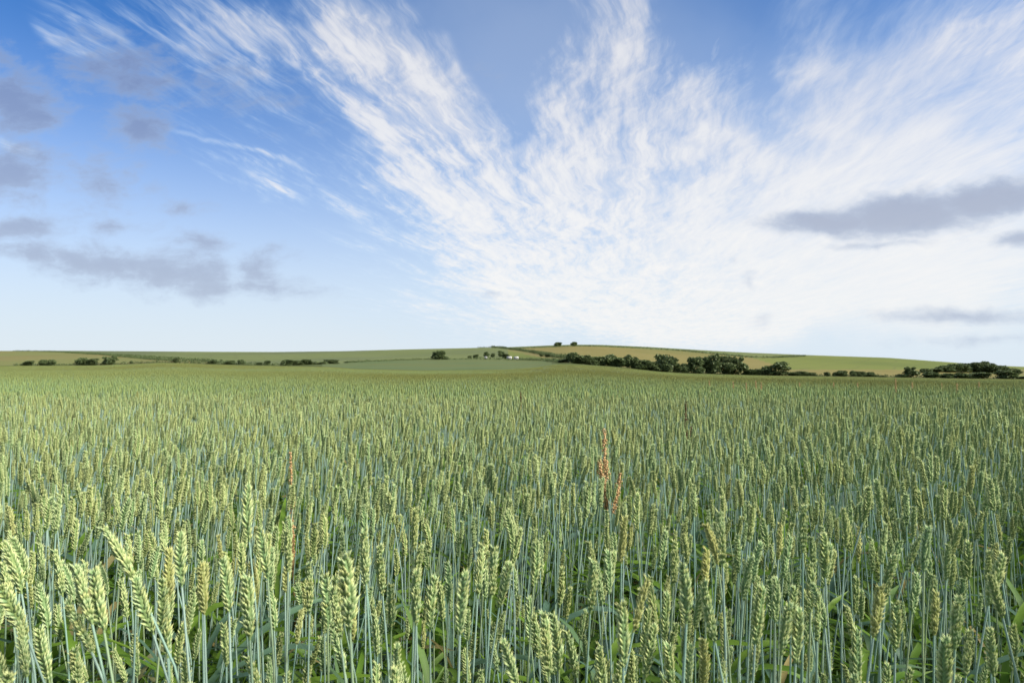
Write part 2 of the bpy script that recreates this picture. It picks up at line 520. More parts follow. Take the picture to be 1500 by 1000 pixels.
def stem_path(base, neck, neck_dir, segs=7):
    """from the soil to the neck of the ear, leaving the neck along the ear's own direction"""
    b, n, d = np.asarray(base, float), np.asarray(neck, float), np.asarray(neck_dir, float)
    L = np.linalg.norm(n - b)
    p1 = b + np.array((0, 0, 0.45 * L))
    p2 = n - d / np.linalg.norm(d) * 0.30 * L
    out = []
    for i in range(segs + 1):
        s = i / segs
        out.append((1 - s) ** 3 * b + 3 * (1 - s) ** 2 * s * p1 + 3 * (1 - s) * s * s * p2 + s ** 3 * n)
    return np.array(out)

# ------------------------------------------------------------------ the lie of the land
def curve(pts):
    xs, ys = zip(*pts)
    return lambda px: float(np.interp(px, xs, ys))
EDGE_PY = curve([(-600, 538), (0, 536), (140, 535.5), (190, 533.5), (235, 531.5), (270, 532), (300, 533.5), (360, 535.5), (420, 536.3), (480, 537.5), (520, 540.5), (620, 543), (740, 541.5), (785, 538.5),
                 (815, 533.8), (850, 534.5), (900, 538), (960, 544.3), (1000, 547), (1100, 550), (1200, 551.5), (1300, 553), (1400, 554.8), (1500, 556), (2200, 558)])
EDGE_D = curve([(-600, 400), (0, 390), (300, 370), (420, 345), (520, 280), (620, 250), (740, 250), (815, 300), (960, 330), (1100, 345), (1500, 355), (2200, 360)])
FOOT_PY = curve([(-600, 537), (0, 535.2), (140, 534.7), (190, 532.7), (235, 530.6), (300, 532.6), (420, 535.2), (480, 532.8), (540, 529.5), (620, 526.5), (700, 526), (760, 527.2), (800, 528.6), (820, 530),
                 (850, 533), (900, 536.6), (960, 543), (1000, 546), (1100, 549), (1200, 550.5), (1300, 552), (1400, 553.6), (1500, 554.8), (2200, 557)])
FOOT_D = curve([(-600, 412), (0, 402), (300, 384), (420, 362), (480, 380), (540, 440), (620, 500), (760, 500), (800, 440), (830, 345), (960, 344), (1100, 358), (1500, 368), (2200, 374)])
SKY_PY = curve([(-600, 516), (0, 513.8), (100, 513.6), (300, 515), (400, 515.4), (500, 514.2), (600, 511.5), (700, 509.3), (745, 508.3), (800, 506), (840, 504.6), (880, 504.9), (950, 508), (1000, 511), (1050, 514), (1100, 516.5),
                (1200, 520.5), (1300, 523.8), (1400, 531), (1440, 534.5), (1500, 537), (1700, 541), (2200, 538)])
CREST_D = curve([(-600, 1150), (0, 1100), (600, 1050), (840, 980), (1100, 900), (1400, 760), (1500, 740), (2200, 760)])
CROP_H = 0.88

def height_at_pixel(px, py, d):
    return ZC + d * slope(px, py)[1]

def px_of(x, y):
    if y < 0.3 * abs(x):
        return 750 + math.copysign(2500, x)
    return 750 + F * x / y * (CP - (500 - HORIZON) / F * SP)

def crop_top(px, d):
    px = min(max(px, -600), 2200)
    E = EDGE_D(px)
    zE = height_at_pixel(px, EDGE_PY(px), E)
    z0 = ZC - 0.29
    s = max(0.0, (d - 9.0) / (E - 9.0))
    return z0 + (zE - z0) * min(s, 1.0) ** 1.03

def soil_z(x, y):
    """height of the wheat field's soil; d is measured straight ahead so rows stay level"""
    px = px_of(x, y)
    return crop_top(px, max(y, 0.0)) - CROP_H

def hill_d(px, py):
    a, b = FOOT_PY(px), SKY_PY(px)
    s = min(max((a - py) / max(a - b, 0.5), 0.0), 1.0)
    return FOOT_D(px) * (CREST_D(px) / FOOT_D(px)) ** s

def hill_point(px, py):
    d = hill_d(px, py)
    return Vector((d * slope(px, py)[0], d, height_at_pixel(px, py, d)))

def ground_material(name, ca, cb, scale, cc=None, rough=0.9, bump=0.0, stretch=(1, 1, 1), rows=None):
    m, N = material(name)
    g = N.n('ShaderNodeNewGeometry')
    pos = N.vmath('MULTIPLY', g.outputs['Position'], stretch)
    f = N.noise(pos, scale, 6.0, 0.6)
    c = N.mix(N.smooth(f, 0.32, 0.68), ca, cb)
    if cc:
        f2 = N.noise(pos, scale * 0.35, 3.0, 0.5)
        c = N.mix(N.smooth(f2, 0.44, 0.60), c, cc)
    if rows:
        sp = N.n('ShaderNodeSeparateXYZ')
        N.t.links.new(g.outputs['Position'], sp.inputs[0])
        wob = N.math('MULTIPLY', N.noise(g.outputs['Position'], 0.004, 2.0, 0.5), 60.0)
        q = N.math('ADD', N.math('MULTIPLY_ADD', sp.outputs[0], rows[0], N.math('MULTIPLY', sp.outputs[1], rows[1])), wob)
        tri_ = N.math('PINGPONG', q, 12.0)
        c = N.mix(N.smooth(tri_, 0.0, 1.6, 0.35, 0.0), c, (0.085, 0.085, 0.035, 1))
    p = N.n('ShaderNodeBsdfPrincipled')
    N.put(p.inputs['Base Color'], c)
    p.inputs['Roughness'].default_value = rough
    p.inputs['Specular IOR Level'].default_value = 0.1
    if bump:
        b = N.n('ShaderNodeBump')
        b.inputs['Strength'].default_value = 0.8
        b.inputs['Distance'].default_value = bump
        N.t.links.new(N.noise(g.outputs['Position'], scale * 3, 5.0, 0.7), b.inputs['Height'])
        N.t.links.new(b.outputs[0], p.inputs['Normal'])
    return finish(m, N, p.outputs[0])

M_soil = ground_material('soil', (0.055, 0.040, 0.024, 1), (0.115, 0.085, 0.052, 1), 14.0, (0.06, 0.075, 0.03, 1), bump=0.03)
M_green = ground_material('hill_green', (0.102, 0.125, 0.042, 1), (0.120, 0.142, 0.051, 1), 0.012, (0.091, 0.111, 0.047, 1), bump=0.4, stretch=(1, 0.5, 1), rows=(0.92, 0.39))
M_pale = ground_material('hill_pale', (0.116, 0.139, 0.032, 1), (0.128, 0.147, 0.035, 1), 0.015, (0.100, 0.124, 0.029, 1), bump=0.4, stretch=(1, 0.5, 1), rows=(0.80, -0.60))
M_tan = ground_material('hill_tan', (0.153, 0.133, 0.042, 1), (0.171, 0.147, 0.049, 1), 0.016, (0.135, 0.129, 0.039, 1), bump=0.4, stretch=(1, 0.5, 1), rows=(0.62, 0.78))
M_dull = ground_material('hill_dull', (0.141, 0.126, 0.045, 1), (0.164, 0.144, 0.051, 1), 0.02, (0.136, 0.144, 0.045, 1), bump=0.4, stretch=(1, 0.5, 1), rows=(0.5, 0.86))
M_blue = ground_material('barley_green', (0.077, 0.108, 0.040, 1), (0.091, 0.117, 0.046, 1), 0.03, (0.095, 0.113, 0.039, 1), bump=0.15)
M_bank = ground_material('grass_bank', (0.049, 0.068, 0.018, 1), (0.073, 0.086, 0.026, 1), 0.25, bump=0.2)

def link(name, me, parent=None, **props):
    o = bpy.data.objects.new(name, me)
    col.objects.link(o)
    if parent is not None:
        o.parent = parent
    for k, v in props.items():
        o[k] = v
    return o

def empty(name, loc, **props):
    o = bpy.data.objects.new(name, None)
    o.empty_display_size = 0.1
    col.objects.link(o)
    o.location = loc
    for k, v in props.items():
        o[k] = v
    return o

def grid_tri(P, mat=None):
    """P: rows x cols x 3"""
    nr, nc = P.shape[:2]
    f, m = [], []
    for i in range(nr - 1):
        for j in range(nc - 1):
            a = i * nc + j
            f += [(a, a + 1, a + nc + 1), (a, a + nc + 1, a + nc)]
            k = 0 if mat is None else mat(i, j)
            m += [k, k]
    return Tri(P.reshape(-1, 3), f, m)

# soil under the wheat, all round the camera
cols = list(range(-1250, -200, 50)) + list(range(-200, 1720, 8)) + list(range(1720, 2800, 50))
fr = [0.0, 0.002, 0.006, 0.012, 0.02, 0.03, 0.045, 0.07, 0.1, 0.15, 0.22, 0.32, 0.45, 0.6, 0.75, 0.88, 1.0]
P = np.zeros((len(fr), len(cols), 3))
for j, px in enumerate(cols):
    k = slope(px, HORIZON)[0]
    for i, s in enumerate(fr):
        d = -6.0 + (EDGE_D(px) + 6.0) * s
        xx = k * max(d, 10.0)
        P[i, j] = (xx, d, soil_z(xx, d))
link('field_ground', mesh_of('field_ground', grid_tri(P), [M_soil]), kind='structure')

# blue-green barley field and grass verge between the wheat and the hedges
P = np.zeros((14, len(cols), 3))
for j, px in enumerate(cols):
    for i in range(14):
        s = i / 13
        d = EDGE_D(px) * (FOOT_D(px) / EDGE_D(px)) ** s
        py = EDGE_PY(px) + (FOOT_PY(px) - EDGE_PY(px)) * s
        z = height_at_pixel(px, py, d)
        if i == 0:
            z -= CROP_H
        P[i, j] = (d * slope(px, py)[0], d, z)
link('barley_field', mesh_of('barley_field', grid_tri(P, lambda i, j: 0 if 470 < cols[j] < 812 - i * 1.2 else 1), [M_blue, M_bank]), kind='structure')

# the down behind, in strips of different crops
UP_L = curve([(-600, 514), (0, 514.2), (60, 515), (110, 516.8), (180, 521), (235, 525), (300, 529.2), (335, 534), (500, 540)])
UP_R = curve([(700, 507.5), (745, 511), (790, 509), (840, 507.2), (880, 507.6), (950, 510.6), (1000, 514), (1050, 519), (1100, 523.8), (1130, 524.3), (1185, 521.6), (1260, 523), (1500, 538)])
def hill_kind(px, py):
    if px < 335 and py > UP_L(px):
        return 2 if px < 250 else 3
    if px < 745:
        return 0
    if px < 870 and py > 508 + (px - 720) * 0.142 and py < 540:
        return 4 if py > 509 + (px - 720) * 0.20 and px < 812 else 3
    if py < UP_R(px) and px < 1190:
        return 0
    if px < 1090 + (py - 520) * 3.2 and px < 1190:
        return 1
    if py > 541 and px > 1180 and px < 1480:
        return 1
    return 4 if py < 541 else 3
NR = 44
P = np.zeros((NR + 5, len(cols), 3))
PY = np.zeros((NR, len(cols)))
for j, px in enumerate(cols):
    for i in range(NR):
        s = i / (NR - 1)
        py = FOOT_PY(px) + (SKY_PY(px) - FOOT_PY(px)) * s
        d = hill_d(px, py)
        PY[i, j] = py
        P[i, j] = (d * slope(px, py)[0], d, height_at_pixel(px, py, d))
    for q, (kd, dz_) in enumerate(((1.05, -1.0), (1.15, -7.0), (1.4, -22.0), (2.2, -40.0), (5.0, -60.0))):
        P[NR + q, j] = P[NR - 1, j] * (kd, kd, 1) + (0, 0, dz_)
link('hill', mesh_of('hill', grid_tri(P, lambda i, j: hill_kind(cols[j] + 4, (PY[i, j] + PY[i + 1, j]) / 2) if i < NR - 1 else 0), [M_green, M_tan, M_dull, M_dull, M_pale]), kind='structure')

# ------------------------------------------------------------------ trees, bushes and hedges
def tree_leaf_colour(N):
    r = attr(N, 'rnd')
    oi = N.n('ShaderNodeObjectInfo')
    a = N.mix(r, (0.066, 0.098, 0.040, 1), (0.130, 0.175, 0.062, 1))
    return N.mix(N.math('MULTIPLY', oi.outputs['Random'], 0.55), a, (0.085, 0.110, 0.040, 1))
M_tree = plant_material('tree_foliage', tree_leaf_colour, 0.6, 0.2)
M_bark = ground_material('bark', (0.06, 0.045, 0.03, 1), (0.10, 0.08, 0.06, 1), 6.0)

def leaf_soup(centres, radii, n, size, rg):
    """n small tilted leaf-clump faces spread over and inside lumps"""
    k = rg.choice(len(centres), n, p=np.asarray(radii).mean(axis=1) ** 2 / np.sum(np.asarray(radii).mean(axis=1) ** 2))
    u = rg.normal(size=(n, 3))
    u /= np.linalg.norm(u, axis=1)[:, None]
    rr = rg.uniform(0.45, 1.06, n) ** 0.6
    c = np.asarray(centres)[k] + u * np.asarray(radii)[k] * rr[:, None]
    a = rg.normal(size=(n, 3))
    a /= np.linalg.norm(a, axis=1)[:, None]
    b = np.cross(a, rg.normal(size=(n, 3)))
    b /= np.linalg.norm(b, axis=1)[:, None]
    s = size * rg.uniform(0.6, 1.3, n)[:, None]
    v = np.stack([c - a * s, c + b * s * 0.7, c + a * s, c - b * s * 0.7], 1).reshape(-1, 3)
    o = np.arange(n)[:, None] * 4
    f = np.concatenate([o + (0, 1, 2), o + (0, 2, 3)])
    return Tri(v, f, 0, None, np.repeat(rg.uniform(0, 1, n), 4))

def crown_unit(seed, kind):
    rg = np.random.default_rng(seed)
    cs, rs = [], []
    n = {'round': 15, 'spread': 16, 'bush': 11, 'tall': 13}[kind]
    for i in range(n):
        a = rg.uniform(0, 2 * math.pi)
        if kind == 'round':
            z = rg.uniform(0.14, 0.80); w = 0.36 * math.sqrt(max(0.05, 1 - ((z - 0.42) / 0.55) ** 2))
        elif kind == 'spread':
            z = rg.uniform(0.22, 0.82); w = 0.40 * math.sqrt(max(0.05, 1 - ((z - 0.45) / 0.5) ** 2))
        elif kind == 'bush':
            z = rg.uniform(0.12, 0.72); w = 0.36 * (1 - 0.55 * z)
        else:
            z = rg.uniform(0.16, 0.86); w = 0.30 * math.sqrt(max(0.05, 1 - ((z - 0.5) / 0.55) ** 2))
        q = w * math.sqrt(rg.uniform(0.15, 1.0))
        cs.append((q * math.cos(a), q * math.sin(a), z))
        r = rg.uniform(0.10, 0.19)
        rs.append((r, r, r * rg.uniform(0.7, 0.95)))
    cs.append((0, 0, 0.42)); rs.append((0.30, 0.30, 0.34))
    t = leaf_soup(cs, rs, 2100, 0.048, rg)
    lo, hi = np.percentile(t.v, 1, axis=0), np.percentile(t.v, 99, axis=0)
    t.v[:, :2] = (t.v[:, :2] - (lo + hi)[:2] / 2) / (hi - lo)[:2]
    t.v[:, 2] = (t.v[:, 2] - lo[2]) / (hi[2] - lo[2]) * (1.0 if kind == 'bush' else 0.96) + (0.0 if kind == 'bush' else 0.04)
    return t

CROWNS = {k: [mesh_of('crown', crown_unit(40 + 7 * i + j, k), [M_tree], False) for j in range(3)] for i, k in enumerate(('round', 'spread', 'bush', 'tall'))}

def trunk_tri(seed):
    rg = random.Random(seed)
    parts = [tube([(0, 0, -0.05), (0.01, 0, 0.15), (rg.uniform(-.02, .02), 0.01, 0.45), (0.0, 0, 0.75)], [0.036, 0.026, 0.018, 0.006], 7)]
    for k in range(5):
        a = rg.uniform(0, 6.28)
        z = rg.uniform(0.15, 0.45)
        parts.append(tube([(0, 0, z), (0.11 * math.cos(a), 0.11 * math.sin(a), z + 0.13), (0.26 * math.cos(a), 0.26 * math.sin(a), z + 0.24)], [0.014, 0.010, 0.003], 5))
    return join(parts)
TRUNKS = [mesh_of('trunk', trunk_tri(k), [M_bark]) for k in range(3)]

ORD = ['first', 'second', 'third', 'fourth', 'fifth', 'sixth', 'seventh', 'eighth', 'ninth', 'tenth', 'eleventh', 'twelfth', 'thirteenth']
tree_i = 0
def tree(px, top, wpx, kind, label, group, base=None, name=None, cat=None):
    """stands on the hill where its foot shows, or on the verge at the wheat's edge"""
    global tree_i
    if base is None:
        p = hill_point(px, FOOT_PY(px))
    else:
        p = hill_point(px, base)
    d = p.y
    h = height_at_pixel(px, top, d) - p.z
    w = wpx / F * d * 1.15
    bush = kind == 'bush'
    o = empty(name or ('bush' if bush else 'tree'), p, label=label, category=cat or ('bush' if bush else 'tree'), group=group)
    rz = random.uniform(0, 6.28)
    for nm, me in (('trunk', TRUNKS[tree_i % 3]), ('crown', CROWNS[kind][(tree_i * 7 // 3) % 3])):
        c = link(nm, me, o)
        c.scale = (w, w, h * 1.02)
        c.rotation_euler = (0, 0, rz)
    tree_i += 1

G1 = 'bushes spaced along the hedge below the dull brown field'
for n, (px, top, w) in enumerate(((135, 525.5, 12), (120, 524.7, 14), (76.5, 527, 9), (63, 527.2, 10), (41, 528.7, 12))):
    tree(px, top, w, 'bush', ORD[n] + ' small round bush from the largest tree along the hedge below the dull field', G1)
tree(161, 521.5, 16, 'spread', 'largest tree on the hedge line below the dull brown field', 'lone hedgerow trees')
tree(193, 528.6, 4.5, 'bush', 'tiny bush right of the largest tree below the dull brown field', 'lone hedgerow bushes', name='bush')
tree(258, 523, 8, 'tall', 'upright tree where the two slanting hedges meet the field hedge', 'lone hedgerow trees')
G2 = 'bushes spaced along the hedge below the green hillside'
for n, (px, top, w) in enumerate(((391, 528, 8), (380, 530.5, 7), (354, 527, 9), (337, 528, 11), (311, 528, 11))):
    tree(px, top, w, 'bush', ORD[n] + ' small round bush from the dark thicket along the hedge below the green hillside', G2)
G3 = 'trees in the thicket at the end of the field hedge'
for n, (px, top, w) in enumerate(((485, 526.8, 18), (470, 530, 10), (459, 530, 11), (448, 526.6, 15), (435, 528, 15), (420, 527, 15))):
    tree(px, top, w, 'bush', ORD[n] + ' dark tree of the hedge-end thicket, counted from the end nearest the blue-green field', G3, name='tree', cat='tree')
tree(507, 529.4, 6, 'bush', 'low bush past the thicket at the edge of the blue-green field', 'lone hedgerow bushes')
tree(643.5, 514, 17, 'round', 'single broad tree standing on the hedge above the blue-green field', 'lone hedgerow trees')
G4 = 'small trees behind the white trailers'
for n, (px, top, w, b) in enumerate(((741, 518.5, 9, 525), (734, 514, 7.5, 522.5), (722, 517.5, 5, 523), (712.5, 515.5, 7, 523), (697, 519.3, 6.5, 524.8), (688, 521, 5, 524.6))):
    tree(px, top, w, 'tall', ORD[n] + ' small tree from the two white trailers in the gappy hedgerow beside them', G4, b)
G5 = 'bushes in a row on the lower edge of the tan field'
for n, (px, top, w, b) in enumerate(((820, 519.6, 5, 523.2), (810, 519, 4.5, 522.8), (803, 517.8, 6.5, 522.6), (793, 518.5, 4.5, 522))):
    tree(px, top, w, 'bush', ORD[n] + ' tiny bush from the dense tree belt in the short row under the tan field', G5, b)
tree(817, 501.4, 9.5, 'bush', 'wider of the two bushes standing on the hilltop skyline', 'hilltop bushes', 507.5)
tree(840.5, 501, 8, 'bush', 'narrower of the two bushes standing on the hilltop skyline', 'hilltop bushes', 507.0)
G6 = 'trees of the dense belt below the tan field'
for n, (px, top, w) in enumerate(((828, 525, 20), (840, 517, 17), (852, 521, 20), (862, 523.5, 20), (874, 523, 22), (886, 522.6, 20), (896, 520, 15), (908, 524, 20), (922, 520.8, 15), (930, 524, 17), (942, 528, 22), (955, 530, 20))):
    tree(px, top, w, 'bush', ORD[n] + ' bushy tree from the upper end of the dense dark belt below the tan field', G6, name='tree', cat='tree')
tree(976, 520.8, 27, 'round', 'large rounded dark tree at the lower end of the sloping tree belt', 'big trees on the field edge')
tree(993, 535, 12, 'bush', 'low bush filling the gap beside the large rounded dark tree', 'bushes between the big trees')
tree(1002, 533, 11, 'bush', 'slim bush in the gap between the big dark trees', 'bushes between the big trees')
tree(1018, 524, 22, 'round', 'dome shaped dark tree standing before the big clump', 'big trees on the field edge')
for n, (px, top, w) in enumerate(((1042, 521.6, 23), (1064, 522.6, 26), (1082, 524, 22))):
    tree(px, top, w, 'round', ORD[n] + ' big dark tree of the clump of three, counted from the dome shaped tree', 'trees of the clump of three')
for n, (px, top, w) in enumerate(((1098, 541, 16), (1109, 540.6, 14))):
    tree(px, top, w, 'bush', ORD[n] + ' low bush past the clump of three, on the side of the spreading tree', 'low bushes past the clump')
tree(1136, 531, 32, 'spread', 'wide spreading tree alone between low hedge bushes', 'big trees on the field edge')
for n, (px, top, w) in enumerate(((1160, 545, 14), (1171, 544, 17), (1181, 545, 13), (1191, 545.6, 8))):
    tree(px, top, w, 'bush', ORD[n] + ' low hedge bush from the wide spreading tree, away from the clump of three', 'hedge bushes beside the spreading tree')
G7 = 'small bushes strung along the foot of the pale green hill'
for n, (px, top, w) in enumerate(((1292, 550, 10), (1283, 548.6, 5), (1275, 545, 11), (1265, 544.4, 8), (1257.5, 544, 8), (1250, 543, 8), (1232, 543, 14), (1222, 545.4, 4), (1212, 545, 7.5))):
    tree(px, top, w, 'bush', ORD[n] + ' small bush from the compact dark round tree along the foot of the pale hill', G7)
tree(1320, 548, 13, 'bush', 'low bush huddled against a compact dark round tree', 'bushes between the big trees')
tree(1335, 538, 18, 'round', 'compact dark round tree beside the strip of stubble', 'big trees on the field edge')
tree(1364, 545, 19, 'bush', 'bushy tree in front of the end of the hillside wood', 'bushes before the wood')
for n, (px, top, w) in enumerate(((1432, 545.6, 26), (1418, 550.5, 12), (1406, 546, 18), (1386, 547, 16))):
    tree(px, top, w, 'bush', ORD[n] + ' rounded bush from the large bushy tree on the verge below the hillside wood', 'bushes below the wood')
tree(1477, 540.5, 26, 'spread', 'large bushy tree on the verge at the far end of the wood', 'big trees on the field edge')
tree(1498, 551, 14, 'bush', 'low bush beyond the large bushy tree by the wood', 'bushes below the wood')
G8 = 'trees of the wood on the hillside'
for n, (px, top, w, b) in enumerate(((1464, 536, 18, 547), (1453, 533, 20, 546.5), (1442, 530, 13, 546), (1433, 531.5, 20, 545.6), (1421, 532.5, 20, 545), (1409, 533, 20, 545), (1396, 533.5, 20, 545), (1384, 535.5, 20, 545), (1368, 540, 18, 546), (1356, 540, 14, 546))):
    tree(px, top, w, 'bush', ORD[n] + ' crowded tree of the hillside wood, counted from the large bushy tree on the verge', G8, b, name='tree', cat='tree')

def hedge(path, height, width, label, step=0.9, name='hedge', lift=0.0):
    """a leafy strip along points of the hillside: foliage over a line of woody stems"""
    rg = np.random.default_rng(len(path) + int(path[0][0]))
    pts = [hill_point(px, min(py, FOOT_PY(px))) for px, py in path]
    o = empty(name, pts[0], label=label, category='hedge', group='hedges between the fields')
    cs, rs, st = [], [], []
    for a, b in zip(pts, pts[1:]):
        n = max(1, int((b - a).length / (width * step)))
        for i in range(n):
            p = a.lerp(b, (i + rg.uniform(0, 0.6)) / n) - pts[0]
            h = height * rg.uniform(0.65, 1.2)
            cs.append((p.x, p.y, p.z + h * 0.5 + lift))
            rs.append((width * 0.65, width * 0.65, h * 0.55))
            if i % 3 == 0:
                st.append(tube([(p.x, p.y, p.z - 0.3), (p.x, p.y, p.z + h * 0.6)], [0.09, 0.03], 4))
    f = leaf_soup(cs, rs, min(9000, 34 * len(cs)), 0.26 * height ** 0.5, rg)
    link('foliage', mesh_of('hedge_foliage', f, [M_tree], False), o)
    link('stems', mesh_of('hedge_stems', join(st), [M_bark]), o, kind='stuff')

def along_curve(fn, xs, dy=0.0):
    return [(x, fn(x) + dy) for x in xs]
hedge(along_curve(FOOT_PY, range(20, 500, 12)), 1.2, 1.6, 'long low hedge along the far edge of the wheat below the dull field')
hedge(along_curve(UP_L, range(20, 336, 12)), 2.0, 2.2, 'hedge slanting down from the skyline above the dull brown field')
hedge([(95, 516.6), (150, 519.8), (200, 524.6), (235, 527.6), (262, 529.6), (300, 531.4)], 1.5, 2.0, 'thin hedge slanting down beside the skyline hedge across the dull field')
hedge(along_curve(FOOT_PY, range(506, 690, 10)), 1.0, 1.6, 'thin hedge curving along the top of the blue-green field')
hedge(along_curve(FOOT_PY, range(688, 826, 8)), 1.7, 2.2, 'thicker hedge beside the white trailers above the blue-green field')
hedge([(720, 508.9), (735, 510), (750, 511.8), (765, 514), (780, 516.5), (795, 519.6), (812, 523), (835, 525.5)], 2.4, 2.4, 'hedge slanting down from the skyline beside the tan field')
hedge([(746, 511.2), (762, 512.8), (778, 514.8), (795, 517.4), (812, 520)], 1.8, 2.0, 'short hedge running just above the slanting skyline hedge')
hedge(along_curve(UP_R, range(748, 1190, 12)), 2.0, 2.2, 'long hedge along the top of the tan hill field under the skyline')
hedge(along_curve(FOOT_PY, range(940, 1520, 12)), 1.3, 2.0, 'low hedge at the foot of the big trees along the wheat edge')
hedge([(700, 509.6), (712, 509.2), (724, 508.7), (742, 508.8)], 1.8, 2.2, 'short dark hedge on the skyline where the two hills meet')

# white trailers parked by the hedge
def plain(name, c, rough=0.5):
    m, N = material(name)
    g = N.n('ShaderNodeNewGeometry')
    cc = N.mix(N.noise(g.outputs['Position'], 2.0, 4.0), c, tuple(x * 0.8 for x in c[:3]) + (1,))
    p = N.n('ShaderNodeBsdfPrincipled')
    N.put(p.inputs['Base Color'], cc)
    p.inputs['Roughness'].default_value = rough
    return finish(m, N, p.outputs[0])
M_white = plain('trailer_white', (0.42, 0.42, 0.41, 1), 0.5)
M_glass = plain('trailer_glass', (0.05, 0.06, 0.07, 1), 0.15)
M_rubber = plain('trailer_rubber', (0.03, 0.03, 0.03, 1), 0.8)

def prism(profile, x0, x1):
    """closed outline in (y, z) pushed along x"""
    n = len(profile)
    v = [(x, y, z) for x in (x0, x1) for y, z in profile]
    f = [(i, (i + 1) % n, n + (i + 1) % n) for i in range(n)] + [(i, n + (i + 1) % n, n + i) for i in range(n)]
    f += [(0, i + 1, i) for i in range(1, n - 1)] + [(n, n + i, n + i + 1) for i in range(1, n - 1)]
    return Tri(v, f)

def trailer(px, wpx, hm, label):
    p = hill_point(px, FOOT_PY(px)) + Vector((0, -5, 0.3))
    p.z = hill_point(px, FOOT_PY(px)).z
    w = wpx / F * p.y
    o = empty('trailer', p, label=label, category='trailer', group='white trailers by the hedge')
    prof = [(-1.0, 0.5), (1.0, 0.5), (1.05, 1.2), (1.0, 0.5 + hm - 0.25), (0.7, 0.5 + hm), (-0.7, 0.5 + hm), (-1.0, 0.5 + hm - 0.25), (-1.05, 1.2)]
    link('body', mesh_of('trailer_body', prism(prof, -w / 2, w / 2), [M_white], False), o)
    for s in (-0.25, 0.25):
        win = link('window', mesh_of('trailer_window', prism([(-1.09, 1.25), (-1.0, 1.25), (-1.0, 1.75), (-1.09, 1.75)], s * w - 0.35, s * w + 0.35), [M_glass], False), o)
    for y in (-0.9, 0.9):
        ring = [(math.cos(a) * 0.32, math.sin(a) * 0.32) for a in np.linspace(0, 2 * math.pi, 13)[:-1]]
        wh = prism([(0.32 + b * 0, 0.32 + a) for a, b in ring], -0.1, 0.1)
        wh = prism([(b, 0.32 + a) for a, b in ring], -0.1, 0.1)
        wm = link('wheel', mesh_of('trailer_wheel', wh.moved(np.array(((0, 1, 0), (1, 0, 0), (0, 0, 1)))), [M_rubber]), o)
        wm.location = (0, y, 0)
trailer(746, 7.5, 1.9, 'longer white trailer parked by the hedge above the blue-green field')
trailer(756, 7.0, 1.9, 'white trailer parked end to end with the longer one')
trailer(712, 4.0, 1.5, 'small pale trailer half hidden by the hedge under the little trees')

# ------------------------------------------------------------------ the wheat
EAR_MESH, EAR_TRI = [], []
for k in range(8):
    e = ear(random.Random(60 + k), SPIKELETS, 0.02 + 0.05 * (k % 4))
    EAR_TRI.append(e)
    EAR_MESH.append(mesh_of('ear', e, [M_ear]))
SPIKE_MESH = [mesh_of('spikelet', s, [M_ear]) for s in SPIKELETS]
RACHIS = [(b, mesh_of('rachis', rachis(b), [M_ear])) for b in (0.03, 0.08, 0.14)]
LEAF_TRI = [blade(L, w, dr) for L, w, dr in ((0.20, 0.014, 1.5), (0.24, 0.016, 2.1), (0.17, 0.012, 0.8), (0.22, 0.015, 2.6), (0.26, 0.017, 1.2))]
LEAF_MESH = [mesh_of('leaf', b, [M_leaf]) for b in LEAF_TRI]

